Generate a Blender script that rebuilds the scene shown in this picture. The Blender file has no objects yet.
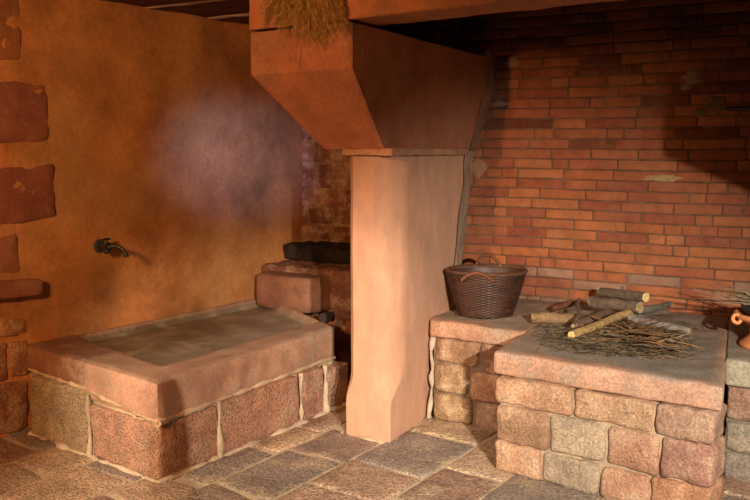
import bpy, math, random
from mathutils import Vector, noise
V = Vector
C = bpy.context.scene.collection
rnd = random.Random(11)

# ------------------------------------------------------------ camera model
F = 870.0
PITCH = math.radians(6.56)
CAM = V((0, 0, 1.6))
FWD = V((0, math.cos(PITCH), -math.sin(PITCH)))
UP = V((0, math.sin(PITCH), math.cos(PITCH)))
def ray(px, py):
    return (FWD * F + V((1, 0, 0)) * (px - 375) + UP * (250 - py)).normalized()
def onz(px, py, z):
    d = ray(px, py); return CAM + d * ((z - CAM.z) / d.z)
def onp(px, py, P, n):
    d = ray(px, py); return CAM + d * ((P - CAM).dot(n) / d.dot(n))
def flat(v):
    return V((v.x, v.y, 0)).normalized()
def at(p, z):
    return V((p.x, p.y, z))

def walk_to(P, d, px):                 # from P along d until it is seen in pixel column px
    k = (px - 375) / F; t = 0
    for _ in range(40):
        q_ = P + d * t; t -= (q_.x - k * (q_ - CAM).dot(FWD)) / (d.x - k * d.dot(FWD))
    q_ = P + d * t; return V((q_.x, q_.y, 0))
A = flat(ray(1009, 150))          # runs along the left wall, away from the viewer
B = -flat(ray(-1200, 150)) * -1   # runs along the brick wall to the left
Z = V((0, 0, 1))
BASIN_Z, HEARTH_Z = .5, .606
YAW = math.radians(31.3)         # turns the whole place so the walls run along the axes
from mathutils import Matrix
ROT = Matrix.Rotation(YAW, 3, 'Z')

# ------------------------------------------------------------ helpers
class MB:
    def __init__(s): s.v = []; s.f = []; s.c = []
    def add(s, vs, fs, col):
        o = len(s.v); s.v += [V(p) for p in vs]
        s.f += [tuple(i + o for i in f) for f in fs]
        if isinstance(col, list): s.c += col
        else: s.c += [tuple(col[:3])] * len(vs)

def build(name, mb, mat, parent=None, smooth=True, origin=None, sharp=None):
    me = bpy.data.meshes.new(name); pv = [ROT @ p for p in mb.v]
    off = V((0, 0, 0))
    if parent is not None:
        p = parent
        while p is not None: off += p.location; p = p.parent
    loc = V((0, 0, 0))
    if parent is None:
        if origin is None:
            xs = [p.x for p in pv]; ys = [p.y for p in pv]; zs = [p.z for p in pv]
            origin = V(((min(xs) + max(xs)) / 2, (min(ys) + max(ys)) / 2, min(zs)))
        loc = origin; off = origin
    me.from_pydata([tuple(p - off) for p in pv], [], mb.f)
    at_ = me.color_attributes.new('Col', 'FLOAT_COLOR', 'POINT')
    buf = []
    for c in mb.c: buf += [c[0], c[1], c[2], 1.0]
    at_.data.foreach_set('color', buf)
    me.polygons.foreach_set('use_smooth', [smooth] * len(me.polygons))
    me.update()
    if sharp and smooth:
        me.set_sharp_from_angle(angle=math.radians(sharp))
    me.materials.append(mat)
    o = bpy.data.objects.new(name, me); C.objects.link(o)
    o.location = loc
    if parent is not None: o.parent = parent
    return o

def thing(name, loc, label, cat, group=None):
    o = bpy.data.objects.new(name, None); C.objects.link(o); o.location = ROT @ V(loc)
    o.empty_display_size = .1
    o['label'] = label; o['category'] = cat
    if group: o['group'] = group
    return o
def tag(o, label, cat, group=None, kind=None):
    o['label'] = label; o['category'] = cat
    if group: o['group'] = group
    if kind: o['kind'] = kind
    return o
def struct(o, label=None):
    o['kind'] = 'structure'
    if label: o['label'] = label
    return o

def nz(p, s=1.0, off=0.0):
    return noise.noise(V((p.x * s + off, p.y * s + off * 1.7, p.z * s - off)))
def fbm(p, s=1.0, off=0.0):
    return nz(p, s, off) + .5 * nz(p, s * 2.1, off + 3) + .25 * nz(p, s * 4.3, off + 7)

def stone(mb, q, col, r=.015, amp=.004, res=.035, fs=9.0, seed=0., var=.0, topcol=None):
    """rounded block. q = 8 corners: bottom 4 (ccw) then top 4."""
    q = [V(p) for p in q]
    lx = ((q[1] - q[0]).length + (q[2] - q[3]).length) / 2
    ly = ((q[3] - q[0]).length + (q[2] - q[1]).length) / 2
    lz = (q[4] - q[0]).length
    L = (lx, ly, lz)
    r = min(r, .45 * min(L))
    n = [max(2, min(40, int(l / res))) for l in L]
    ax = []
    for k in range(3):      # param lines with extra loops at the rounding
        e = r / L[k]
        pts = [0, e * .3, e] + [e + (1 - 2 * e) * i / n[k] for i in range(1, n[k])] + [1 - e, 1 - e * .3, 1]
        ax.append(pts)
    def P(u, v, w):
        c = [u * L[0], v * L[1], w * L[2]]
        i = [min(max(c[k], r), L[k] - r) for k in range(3)]
        d = V([c[k] - i[k] for k in range(3)])
        if d.length > 1e-9:
            dn = d.normalized()
            c = [i[k] + dn[k] * r for k in range(3)]
            nrm = dn
        else: nrm = V((0, 0, 1))
        u, v, w = c[0] / L[0], c[1] / L[1], c[2] / L[2]
        bt = (q[0] * (1 - u) + q[1] * u) * (1 - v) + (q[3] * (1 - u) + q[2] * u) * v
        tp = (q[4] * (1 - u) + q[5] * u) * (1 - v) + (q[7] * (1 - u) + q[6] * u) * v
        return bt * (1 - w) + tp * w, nrm
    ex = (q[1] - q[0]).normalized(); ey = (q[3] - q[0]).normalized(); ez = (q[4] - q[0]).normalized()
    idx = {}; vs = []; cs = []; fcs = []
    def vid(i, j, k):
        key = (i, j, k)
        if key not in idx:
            p, nn = P(ax[0][i], ax[1][j], ax[2][k])
            wn = (ex * nn[0] + ey * nn[1] + ez * nn[2])
            f = fbm(p, fs, seed)
            p = p + wn * (amp * f)
            idx[key] = len(vs); vs.append(p)
            g = 1 + var * nz(p, 3.1, seed + 5)
            cc = col
            if topcol and k >= len(ax[2]) - 2:
                m_ = min(1, max(0, .5 + 1.2 * nz(p, 3.5, seed) + (.5 if 2 < i < len(ax[0]) - 3 and j > 3 else -.3)))
                cc = tuple(a_ * (1 - m_) + b_ * m_ for a_, b_ in zip(col, topcol))
            cs.append((cc[0] * g, cc[1] * g, cc[2] * g))
        return idx[key]
    I, J, K = len(ax[0]) - 1, len(ax[1]) - 1, len(ax[2]) - 1
    for i in range(I):
        for j in range(J):
            fcs.append((vid(i, j, 0), vid(i, j + 1, 0), vid(i + 1, j + 1, 0), vid(i + 1, j, 0)))
            fcs.append((vid(i, j, K), vid(i + 1, j, K), vid(i + 1, j + 1, K), vid(i, j + 1, K)))
    for i in range(I):
        for k in range(K):
            fcs.append((vid(i, 0, k), vid(i + 1, 0, k), vid(i + 1, 0, k + 1), vid(i, 0, k + 1)))
            fcs.append((vid(i, J, k), vid(i, J, k + 1), vid(i + 1, J, k + 1), vid(i + 1, J, k)))
    for j in range(J):
        for k in range(K):
            fcs.append((vid(0, j, k), vid(0, j, k + 1), vid(0, j + 1, k + 1), vid(0, j + 1, k)))
            fcs.append((vid(I, j, k), vid(I, j + 1, k), vid(I, j + 1, k + 1), vid(I, j, k + 1)))
    mb.add(vs, fcs, cs)

def prism(b4, z0, z1):
    return [at(p, z0) for p in b4] + [at(p, z1) for p in b4]
def hexa(b4, t4): return list(b4) + list(t4)

def facewall(mb, P0, P1, inward, stones, depth=.16, gap=.006, r=.018, amp=.006, wob=.006, seed=0, fs=9, var=.15):
    """stones set in a vertical face from P0 to P1 (left to right seen from outside); (u0,u1,z0,z1,col)"""
    for n_, s in enumerate(stones):
        u0, u1, z0, z1, col = s[:5]
        g = gap / (P1 - P0).length
        rr = random.Random(seed * 100 + n_)
        j = lambda: rr.uniform(-wob, wob)
        out = -inward * rr.uniform(0, .006)
        pts = []
        for z in (z0, z1):
            zz = z + gap * .5 if z == z0 else z - gap * .5
            a = P0.lerp(P1, u0 + g / 2) + out; b = P0.lerp(P1, u1 - g / 2) + out
            pts.append([V((a.x, a.y, zz + j())), V((b.x, b.y, zz + j())), V((b.x, b.y, zz)) + inward * depth, V((a.x, a.y, zz)) + inward * depth])
        stone(mb, pts[0] + pts[1], col, r=s[5] if len(s) > 5 else r, amp=amp, seed=seed + n_ * 3.1, fs=fs, var=var)

def tube(mb, pts, rad, seg=10, col=(1, 1, 1), cap=True, capcol=None, jit=0.0, seed=0):
    pts = [V(p) for p in pts]
    if not isinstance(rad, (list, tuple)): rad = [rad] * len(pts)
    vs = []; cs = []; fs = []
    t0 = (pts[1] - pts[0]).normalized()
    ref = V((0, 0, 1)) if abs(t0.z) < .9 else V((1, 0, 0))
    x = t0.cross(ref).normalized()
    for i, p in enumerate(pts):
        t = (pts[min(i + 1, len(pts) - 1)] - pts[max(i - 1, 0)]).normalized()
        x = (x - t * x.dot(t)).normalized(); y = t.cross(x)
        for k in range(seg):
            a = 2 * math.pi * k / seg
            rr = rad[i] * (1 + jit * nz(V((math.cos(a) * 1.3, math.sin(a) * 1.3, i * .35)), 1.0, seed))
            vs.append(p + x * (rr * math.cos(a)) + y * (rr * math.sin(a))); cs.append(col)
    for i in range(len(pts) - 1):
        for k in range(seg):
            a = i * seg + k; b = i * seg + (k + 1) % seg
            fs.append((a, b, b + seg, a + seg))
    if cap:
        for e, base in ((0, 0), (1, (len(pts) - 1) * seg)):
            cc = capcol or col
            o = len(vs)
            for k in range(seg): vs.append(V(vs[base + k])); cs.append(cc)
            f = tuple(o + k for k in range(seg))
            fs.append(f[::-1] if e == 0 else f)
    mb.add(vs, fs, cs)

def smear(mb, pts, rad, col, jit=.9, seed=0, step=.035, wander=.003):
    """irregular bead of mortar along a polyline"""
    pts = [V(p) for p in pts]; out = []; rd = []
    for a_, b_ in zip(pts[:-1], pts[1:]):
        n_ = max(2, int((b_ - a_).length / step))
        for i in range(n_): out.append(a_.lerp(b_, i / n_))
    out.append(pts[-1]); P2 = []
    for i, p in enumerate(out):
        q_ = p + V((nz(p, 11, seed), nz(p, 11, seed + 9), nz(p, 11, seed + 17))) * wander * 2
        P2.append(q_); rd.append(max(.004, rad * .75 * (1 + jit * 1.3 * nz(p, 14, seed + 4))))
    tube(mb, P2, rd, 8, col, jit=jit * .5, seed=seed)

def lathe(mb, prof, seg=40, c=V((0, 0, 0)), col=(1, 1, 1), cols=None, sx=1, sy=1, close=False):
    vs = []; cs = []; fs = []
    for i, (r, z) in enumerate(prof):
        for k in range(seg):
            a = 2 * math.pi * k / seg
            vs.append(c + V((sx * r * math.cos(a), sy * r * math.sin(a), z))); cs.append(cols[i] if cols else col)
    for i in range(len(prof) - 1):
        for k in range(seg):
            a = i * seg + k; b = i * seg + (k + 1) % seg
            fs.append((a, b, b + seg, a + seg))
    mb.add(vs, fs, cs)

def ring(mb, c, nrm, R, r, col, seg=28, s2=10):
    nrm = nrm.normalized(); x = nrm.orthogonal().normalized(); y = nrm.cross(x)
    vs = []; fs = []
    for i in range(seg):
        a = 2 * math.pi * i / seg; d = x * math.cos(a) + y * math.sin(a)
        for k in range(s2):
            b = 2 * math.pi * k / s2
            vs.append(c + d * (R + r * math.cos(b)) + nrm * (r * math.sin(b)))
    for i in range(seg):
        for k in range(s2):
            fs.append((i * s2 + k, ((i + 1) % seg) * s2 + k, ((i + 1) % seg) * s2 + (k + 1) % s2, i * s2 + (k + 1) % s2))
    mb.add(vs, fs, col)

# ------------------------------------------------------------ materials
def mk(name, rough=.85, sc=6.0, lo=.65, hi=1.25, stain=None, stain_amt=.5, stain_sc=2.0, stain_w=(.5, .62),
       bump=.35, bsc=60, bdist=.004, pits=0.0, pit_sc=45, spec=.3, speck=0.0, coords='Object', stretch=None, stain2=None, tint=None):
    m = bpy.data.materials.new(name); m.use_nodes = True
    nt = m.node_tree; N = nt.nodes; Lk = nt.links
    bs = N['Principled BSDF']; bs.inputs['Roughness'].default_value = rough
    bs.inputs['Specular IOR Level'].default_value = spec
    tc = N.new('ShaderNodeTexCoord'); co = tc.outputs[coords]
    if stretch:
        mp = N.new('ShaderNodeMapping'); mp.inputs['Scale'].default_value = stretch
        Lk.new(co, mp.inputs['Vector']); co = mp.outputs['Vector']
    at_ = N.new('ShaderNodeAttribute'); at_.attribute_name = 'Col'
    def noi(scale, det=5, rgh=.6):
        n = N.new('ShaderNodeTexNoise'); n.inputs['Scale'].default_value = scale
        n.inputs['Detail'].default_value = det; n.inputs['Roughness'].default_value = rgh
        Lk.new(co, n.inputs['Vector']); return n.outputs['Fac']
    def mr(fac, a, b, c, d):
        n = N.new('ShaderNodeMapRange'); n.inputs[1].default_value = a; n.inputs[2].default_value = b
        n.inputs[3].default_value = c; n.inputs[4].default_value = d; Lk.new(fac, n.inputs[0]); return n.outputs[0]
    def mix(mode, f, a, b):
        n = N.new('ShaderNodeMix'); n.data_type = 'RGBA'; n.blend_type = mode
        for sock, val in ((0, f), (6, a), (7, b)):
            if isinstance(val, (int, float)): n.inputs[sock].default_value = val
            elif isinstance(val, tuple): n.inputs[sock].default_value = val + (1,)
            else: Lk.new(val, n.inputs[sock])
        return n.outputs[2]
    g = mr(noi(sc), .3, .7, lo, hi)
    cb = N.new('ShaderNodeCombineColor')
    for i in range(3): Lk.new(g, cb.inputs[i])
    col = mix('MULTIPLY', 1.0, at_.outputs['Color'], cb.outputs[0])
    if stain:
        f = mr(noi(stain_sc, 6, .65), stain_w[0], stain_w[1], 0, stain_amt)
        col = mix('MIX', f, col, stain)
    if stain2:
        f = mr(noi(stain_sc * 1.9 + .37, 7, .7), .52, .66, 0, stain2[1])
        col = mix('MIX', f, col, stain2[0])
    if speck:
        f = mr(noi(sc * 14, 3, .7), .35, .65, 1 - speck, 1 + speck)
        cb2 = N.new('ShaderNodeCombineColor')
        for i in range(3): Lk.new(f, cb2.inputs[i])
        col = mix('MULTIPLY', 1.0, col, cb2.outputs[0])
    h = noi(bsc, 6, .7)
    if pits:
        vo = N.new('ShaderNodeTexVoronoi'); vo.inputs['Scale'].default_value = pit_sc
        Lk.new(co, vo.inputs['Vector'])
        pf = mr(vo.outputs['Distance'], .05, .45, 0, 1)
        ad = N.new('ShaderNodeMath'); ad.operation = 'MULTIPLY_ADD'
        Lk.new(pf, ad.inputs[0]); ad.inputs[1].default_value = pits * 1.5; Lk.new(h, ad.inputs[2]); h = ad.outputs[0]
        cc = mr(pf, 0, 1, 1 - pits * .5, 1.08)
        cb3 = N.new('ShaderNodeCombineColor')
        for i in range(3): Lk.new(cc, cb3.inputs[i])
        col = mix('MULTIPLY', 1.0, col, cb3.outputs[0])
    Lk.new(col, bs.inputs['Base Color'])
    b = N.new('ShaderNodeBump'); b.inputs['Strength'].default_value = bump; b.inputs['Distance'].default_value = bdist
    Lk.new(h, b.inputs['Height']); Lk.new(b.outputs[0], bs.inputs['Normal'])
    return m

M_plaster = mk('ochre_plaster', .9, 2.6, .58, 1.38, stain=(.50, .29, .12), stain_amt=.5, stain_sc=1.1, bump=.45, bsc=28, bdist=.006, speck=.10, stain2=((.33, .115, .03), .6))
M_sand = mk('red_sandstone', .85, 7, .78, 1.16, stain=(.34, .20, .12), stain_amt=.5, stain_sc=4, bump=.6, bsc=80, bdist=.004, speck=.2, stain2=((.26, .10, .055), .45))
M_shaft = mk('dressed_sandstone', .85, 9, .88, 1.10, stain=(.30, .20, .14), stain_amt=.25, stain_sc=2, bump=.4, bsc=60, bdist=.003, speck=.08, stretch=(1.6, 1.6, .7))
M_pit = mk('pitted_sandstone', .8, 9, .7, 1.22, stain=(.42, .31, .20), stain_amt=.6, stain_sc=7, bump=1.0, bsc=60, bdist=.014, pits=.45, pit_sc=75, speck=.25)
M_rubble = mk('rubble_stone', .88, 8, .65, 1.25, stain=(.50, .37, .25), stain_amt=.6, stain_sc=8, bump=1.0, bsc=26, bdist=.022, speck=.35, stain2=((.20, .11, .07), .5))
M_mortar = mk('lime_mortar', .95, 10, .7, 1.2, stain=(.20, .14, .09), stain_amt=.6, stain_sc=5, bump=.7, bsc=60, bdist=.008, speck=.2)
M_brick = mk('fired_brick', .85, 12, .75, 1.2, stain=(.30, .13, .07), stain_amt=.4, stain_sc=8, bump=.5, bsc=70, bdist=.004, speck=.18)
M_floor = mk('worn_flagstone', .62, 5, .72, 1.25, stain=(.40, .31, .20), stain_amt=.7, stain_sc=4, bump=1.0, bsc=30, bdist=.016, speck=.45, pits=.35, pit_sc=60, spec=.45)
M_top = mk('worn_slab_top', .8, 6, .75, 1.2, stain=(.28, .22, .16), stain_amt=.5, stain_sc=4, bump=.7, bsc=60, bdist=.006, speck=.28, stain2=((.38, .32, .25), .45))
M_basin = mk('worn_wet_slab', .5, 6, .72, 1.25, stain=(.20, .15, .10), stain_amt=.5, stain_sc=3.0, bump=.5, bsc=50, bdist=.005, speck=.2, spec=.6, stain2=((.40, .34, .27), .5))
M_wood = mk('old_dark_timber', .8, 10, .6, 1.3, bump=.6, bsc=40, bdist=.006)
M_bark = mk('log_bark', .9, 30, .55, 1.35, stain=(.12, .09, .06), stain_amt=.5, stain_sc=25, bump=.9, bsc=120, bdist=.004, speck=.25)
M_twig = mk('dry_twig', .85, 40, .6, 1.3, bump=.3, bsc=200, bdist=.001)
M_wicker = mk('brown_wicker', .5, 60, .6, 1.4, bump=.4, bsc=250, bdist=.001, spec=.5)
M_terra = mk('terracotta', .6, 12, .85, 1.1, bump=.15, bsc=90, bdist=.001, speck=.06, spec=.45)
M_iron = mk('black_iron', .45, 30, .7, 1.3, bump=.4, bsc=90, bdist=.002, spec=.6)
M_coal = mk('charcoal', .9, 60, .5, 1.6, bump=.8, bsc=100, bdist=.004)
M_soot = mk('sooty_stone', .92, 9, .4, 1.6, stain=(.05, .035, .028), stain_amt=.6, stain_sc=7, bump=.8, bsc=40, bdist=.012, speck=.25)

# ------------------------------------------------------------ room shell
HZ = HEARTH_Z
W0 = onz(600, 305, HZ)                      # a point of the brick wall
L0 = onz(27, 344, BASIN_Z); L1 = onz(248, 298, BASIN_Z)
LD = flat(L1 - L0)                          # left wall direction
LN = V((LD.y, -LD.x, 0))                    # left wall normal, into the room
BW = -B                                     # brick wall direction, to the right
if BW.x < 0: BW = -BW
WN = V((BW.y, -BW.x, 0))                    # towards the viewer
if WN.y > 0: WN = -WN
def isect(P, d, Q, e):
    den = d.x * e.y - d.y * e.x
    t = ((Q.x - P.x) * e.y - (Q.y - P.y) * e.x) / den
    return V((P.x + d.x * t, P.y + d.y * t, 0))
CORNER = walk_to(L0, LD, 305)
CEIL = 2.50
print('corner', CORNER, 'W0', W0, 'A', A, 'BW', BW, 'LD', LD, 'L0', L0)

def wallgrid(name, P, d, n, length, z0, z1, col, mat, amp, step=.07, sc=1.5, parent=None):
    mb = MB(); nu = int(length / step); nv = int((z1 - z0) / step)
    vs = []; fs = []
    for i in range(nu + 1):
        for k in range(nv + 1):
            p = P + d * (length * i / nu); p = at(p, z0 + (z1 - z0) * k / nv)
            vs.append(p + n * (amp * fbm(p, sc)))
    w = nv + 1
    for i in range(nu):
        for k in range(nv): fs.append((i * w + k, i * w + k + 1, (i + 1) * w + k + 1, (i + 1) * w + k))
    mb.add(vs, fs, col); return build(name, mb, mat, parent)

NEAR = 10.5
wl = struct(wallgrid('wall_left', CORNER - LD * NEAR, LD, LN, NEAR + .05, 0, 3.2, (.47, .21, .075), M_plaster, .014), 'ochre plastered wall')

# stones of the old window jamb, showing through the plaster at the left edge
def lw(px, py): return onp(px, py, L0, LN)
def lwstone(mb, poly, proud, col, r=.03, amp=.006, back=.12, seed=0):
    # poly: BL, BR, TR, TL pixel corners on the wall
    a = [lw(*p) for p in poly]
    q = [a[0] + LN * proud, a[1] + LN * proud, a[1] - LN * back, a[0] - LN * back,
         a[3] + LN * proud, a[2] + LN * proud, a[2] - LN * back, a[3] - LN * back]
    stone(mb, q, col, r=r, amp=amp, seed=seed, var=.2)
qb = MB()
lwstone(qb, [(-60, 148), (52, 142), (47, 82), (-60, 74)], .006, (.27, .10, .06), r=.03, amp=.010, seed=1)
lwstone(qb, [(-60, 238), (58, 218), (56, 163), (-60, 170)], .006, (.25, .09, .055), r=.03, amp=.012, seed=2)
lwstone(qb, [(-60, 70), (24, 62), (22, -30), (-60, -30)], .004, (.30, .12, .05), r=.03, amp=.008, seed=3)
lwstone(qb, [(-60, 282), (24, 276), (18, 232), (-60, 244)], .004, (.30, .13, .065), r=.03, amp=.006, seed=4)
struct(build('trim_1', qb, M_sand), 'dark red jamb stones showing through the plaster')
qb = MB()
lwstone(qb, [(-70, 306), (37, 294), (37, 278), (-70, 284)], .07, (.26, .10, .055), r=.02, amp=.006, seed=7)
struct(build('trim_2', qb, M_sand), 'red stone sill on the plastered wall')
qb = MB()
rub = [[(-60, 345), (-6, 338), (-6, 314), (-60, 318)], [(-4, 338), (28, 334), (27, 317), (-4, 318)],
       [(-60, 392), (8, 380), (8, 342), (-60, 348)], [(10, 380), (29, 374), (28, 338), (10, 341)],
       [(-60, 455), (-18, 440), (-18, 388), (-60, 396)], [(-16, 440), (29, 428), (29, 378), (-16, 386)]]
for i, r_ in enumerate(rub):
    lwstone(qb, r_, .008, [(.36, .18, .09), (.40, .20, .09), (.33, .15, .08)][i % 3], r=.022, amp=.012, seed=20 + i)
struct(build('trim_3', qb, M_rubble), 'rough stones at the foot of the plastered wall')

# back wall, left of the pillar: mottled rubble
mb = MB()
rr = random.Random(5)
PX0 = CORNER - BW * .02
z = .0; row = 0
while z < 2.6:
    h = rr.uniform(.13, .2); u = 0 - rr.uniform(0, .15)
    while u < 1.25:
        l = rr.uniform(.12, .3)
        c = rr.choice([(.23, .085, .045), (.27, .12, .06), (.18, .075, .05), (.31, .16, .085), (.20, .09, .06)])
        a0 = PX0 + BW * max(u, 0); a1 = PX0 + BW * (u + l - .02)
        if u + l - .02 > .03:
            q = [a0 + WN * .018, a1 + WN * .018, a1 - WN * .1, a0 - WN * .1]
            stone(mb, prism(q, z + .01, z + h - .01), c, r=.012, amp=.014, seed=u * 7 + z, var=.3, res=.03)
        u += l
    z += h; row += 1
wb = struct(build('wall_back', mb, M_rubble), 'mottled rubble wall behind the basin')
wallgrid('wall_mortar', CORNER + WN * .013, BW, WN, 1.3, 0, 3.2, (.30, .165, .09), M_rubble, .012, step=.03, sc=6, parent=wb)

# brick wall of the hearth
BR0 = W0 - BW * 1.25                 # left end, hidden behind the pillar
mb = MB(); rr = random.Random(3)
course = .0655; zz = .30
reds = [(.33, .105, .042), (.37, .13, .05), (.31, .095, .045), (.34, .115, .05), (.38, .14, .06), (.27, .08, .042), (.33, .11, .048)]
rowi = 0
def wobble(u, z): return .010 * nz(V((u, z, 0)), .9, 4) + .003 * nz(V((u, z * 3, 0)), 4, 2)
TOPZ = 3.15
while zz < TOPZ:
    u = -rr.uniform(0, .3)
    while u < 4.2:
        l = rr.choice([.27, .30, .33, .36, .26, .31, .12, .10, .22]) + rr.uniform(-.015, .015)
        c = rr.choice(reds)
        dk = rr.random()
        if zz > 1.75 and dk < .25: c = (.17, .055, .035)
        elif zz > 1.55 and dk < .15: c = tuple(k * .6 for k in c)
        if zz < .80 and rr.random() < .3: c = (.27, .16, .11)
        if zz > 1.9: c = tuple(k * .8 for k in c)  # all upper courses dimmed: the hood's shade put into the brick colour
        if 1.35 < zz < 1.75 and rr.random() < .03: c = (.44, .26, .13)
        if u + l > .05:
            out = rr.uniform(-.003, .004); g = .0038
            w0, w1 = wobble(u, zz), wobble(u + l, zz)
            t = rr.uniform(-.002, .002)
            a0 = BR0 + BW * (u + g) + WN * out; a1 = BR0 + BW * (u + l - g) + WN * out
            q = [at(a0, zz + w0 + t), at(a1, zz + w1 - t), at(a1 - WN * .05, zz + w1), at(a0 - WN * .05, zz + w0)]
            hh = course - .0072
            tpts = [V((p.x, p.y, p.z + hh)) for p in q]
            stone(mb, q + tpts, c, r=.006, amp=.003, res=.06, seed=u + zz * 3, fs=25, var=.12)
        u += l
    zz += course; rowi += 1
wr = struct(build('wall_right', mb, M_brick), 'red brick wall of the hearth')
mb = MB()
a, b = BR0 - BW * .1 - WN * .006, BR0 + BW * 4.2 - WN * .006
mb.add([at(a, 0), at(b, 0), at(b, 3.2), at(a, 3.2)], [(0, 1, 2, 3)], (.15, .085, .05))
build('brick_mortar', mb, M_mortar, wr)
# patches of grey mortar smeared on the bricks
mb = MB()
def bwp(px, py): return onp(px, py, W0, WN)
def patch(cx, cy, wx, wy, th, seed, col):
    c = bwp(cx, cy); r_ = (bwp(cx + wx, cy) - c).length; h_ = (bwp(cx, cy - wy) - c).length
    vs = [c + WN * th]; fs = []
    n = 28
    for ring_ in range(1, 5):
        f = ring_ / 4
        for k in range(n):
            an = 2 * math.pi * k / n
            rad = f * (1 + .45 * nz(V((math.cos(an) * 1.4, math.sin(an) * 1.4, 0)), 1, seed) + .25 * nz(V((math.cos(an) * 4, math.sin(an) * 4, 0)), 1, seed))
            hgt = th * (1 - f ** 3) + .006 * nz(V((f * 3, an * 2, 0)), 1, seed)
            if ring_ == 4: hgt = -.006
            vs.append(c + BW * (r_ * rad * math.cos(an)) + Z * (h_ * rad * math.sin(an)) + WN * hgt)
    for k in range(n): fs.append((0, 1 + k, 1 + (k + 1) % n))
    for g in range(3):
        for k in range(n):
            a_ = 1 + g * n + k; b_ = 1 + g * n + (k + 1) % n
            fs.append((a_, a_ + n, b_ + n, b_))
    mb.add(vs, fs, col)
patch(693, 78, 11, 8, .012, 1, (.30, .20, .13)); patch(686, 87, 7, 4, .012, 2, (.32, .24, .15))
patch(716, 103, 13, 10, .014, 3, (.24, .15, .09)); patch(700, 112, 8, 4, .01, 4, (.25, .15, .09))
patch(512, 62, 8, 6, .012, 5, (.34, .24, .16)); patch(498, 104, 9, 4, .01, 6, (.36, .24, .16))
patch(484, 30, 8, 9, .014, 7, (.25, .19, .14)); patch(488, 55, 6, 6, .012, 8, (.25, .16, .11))
patch(662, 178, 22, 4, .008, 9, (.46, .31, .15)); patch(478, 168, 9, 10, .010, 10, (.42, .2, .11))
patch(482, 80, 4, 22, .012, 11, (.33, .2, .13))
struct(build('trim_4', mb, M_mortar), 'grey mortar smears on the brick wall')

# floor: bed of mortar and individually shaped flagstones
mb = MB()
mb.add([(-7, -5, -.012), (6, -5, -.012), (6, 9, -.012), (-7, 9, -.012)], [(0, 1, 2, 3)], (.36, .27, .18))
def floor_grid(name):
    m2 = MB(); vs = []; fs = []; n = 150; x0, x1, y0, y1 = -7.5, 6, -5.0, 9.0
    x0, x1, y0, y1 = -3.2, 2.6, 2.6, 7.6
    for i in range(n + 1):
        for k in range(n + 1):
            p = V((x0 + (x1 - x0) * i / n, y0 + (y1 - y0) * k / n, 0))
            p.z = -.0035 + .004 * fbm(p, 7)
            vs.append(p)
    for i in range(n):
        for k in range(n): fs.append((i * (n + 1) + k, (i + 1) * (n + 1) + k, (i + 1) * (n + 1) + k + 1, i * (n + 1) + k + 1))
    m2.add(vs, fs, (.50, .41, .28)); return m2
g2 = floor_grid('x')
mb.add(g2.v, g2.f, g2.c)
flo = struct(build('floor', mb, M_mortar))
fc = onz(160, 483, 0); CD = -flat(ray(-760, 150)) ; 
if CD.x < 0: CD = -CD                      # across direction, to the right
FA = flat(onz(345, 405, 0) - fc)           # along the basin
mb = MB(); rr = random.Random(21)
fcols = [(.36, .24, .16), (.27, .17, .12), (.42, .30, .20), (.25, .18, .14), (.40, .31, .20), (.32, .20, .14), (.24, .19, .16)]
v = -1.7
fan = V((CD.x, CD.y, 0))
while v < 4.6:
    w = rr.uniform(.30, .46); u = -5.2 + rr.uniform(0, .3)
    if v < -.5: w = rr.uniform(.3, .5)
    while u < 4.2:
        l = rr.uniform(.32, .62)
        g = .010
        jt = [rr.uniform(-.022, .022) for _ in range(4)]
        pts = [fc + FA * (u + g + jt[0]) + fan * (v + g), fc + FA * (u + g + jt[1]) + fan * (v + w - g),
               fc + FA * (u + l - g + jt[2]) + fan * (v + w - g), fc + FA * (u + l - g + jt[3]) + fan * (v + g)]
        ctr = sum(pts, V((0, 0, 0))) / 4
        if ctr.y < 8 and ctr.y > -4.5 and (ctr - L0).dot(LN) > -.3 and (ctr - W0).dot(WN) > -.2 and ctr.x < 5:
            c = rr.choice(fcols); near = ctr.y > 2.4
            stone(mb, prism(pts, -.05, rr.uniform(.003, .010)), c, r=.014, amp=.005 if near else 0, res=.05 if near else .4, fs=6, seed=u * 3 + v, var=.25)
        u += l
    v += w
build('flagstones', mb, M_floor, flo)

# ------------------------------------------------------------ pillar
# front corner of the square base
PC = onz(390, 444, 0)
PL = onz(346, 434, 0)
PR = onz(432, 419, 0)
pB = flat(PL - PC); pA = flat(PR - PC)
print('PC', PC, 'pB', pB, (PL - PC).length, 'pA', pA, (PR - PC).length)
def vert_at(px, py, z, P, n): pass
TOPP = onz(400, 156, 1.58) if False else None
z_top = 1.60
# plan of the shaft at the base and at the top
QT = PC + V((.0, .0, 0))
def planpt(px, Y, ): # point at given Y on the vertical plane through pixel column px (mid height)
    d = ray(px, 250); return V((CAM.x + d.x / d.y * Y, Y, 0))
bf = PC; bl = PL; bk = planpt(449, 5.42)
bl2 = bl + flat(bk - bf) * (bk - bf).length
pil = thing('stone_pillar', at(PC, 0), 'tall reddish sandstone pillar with square foot and chamfered shaft, carrying the corbel', 'pillar')
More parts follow.
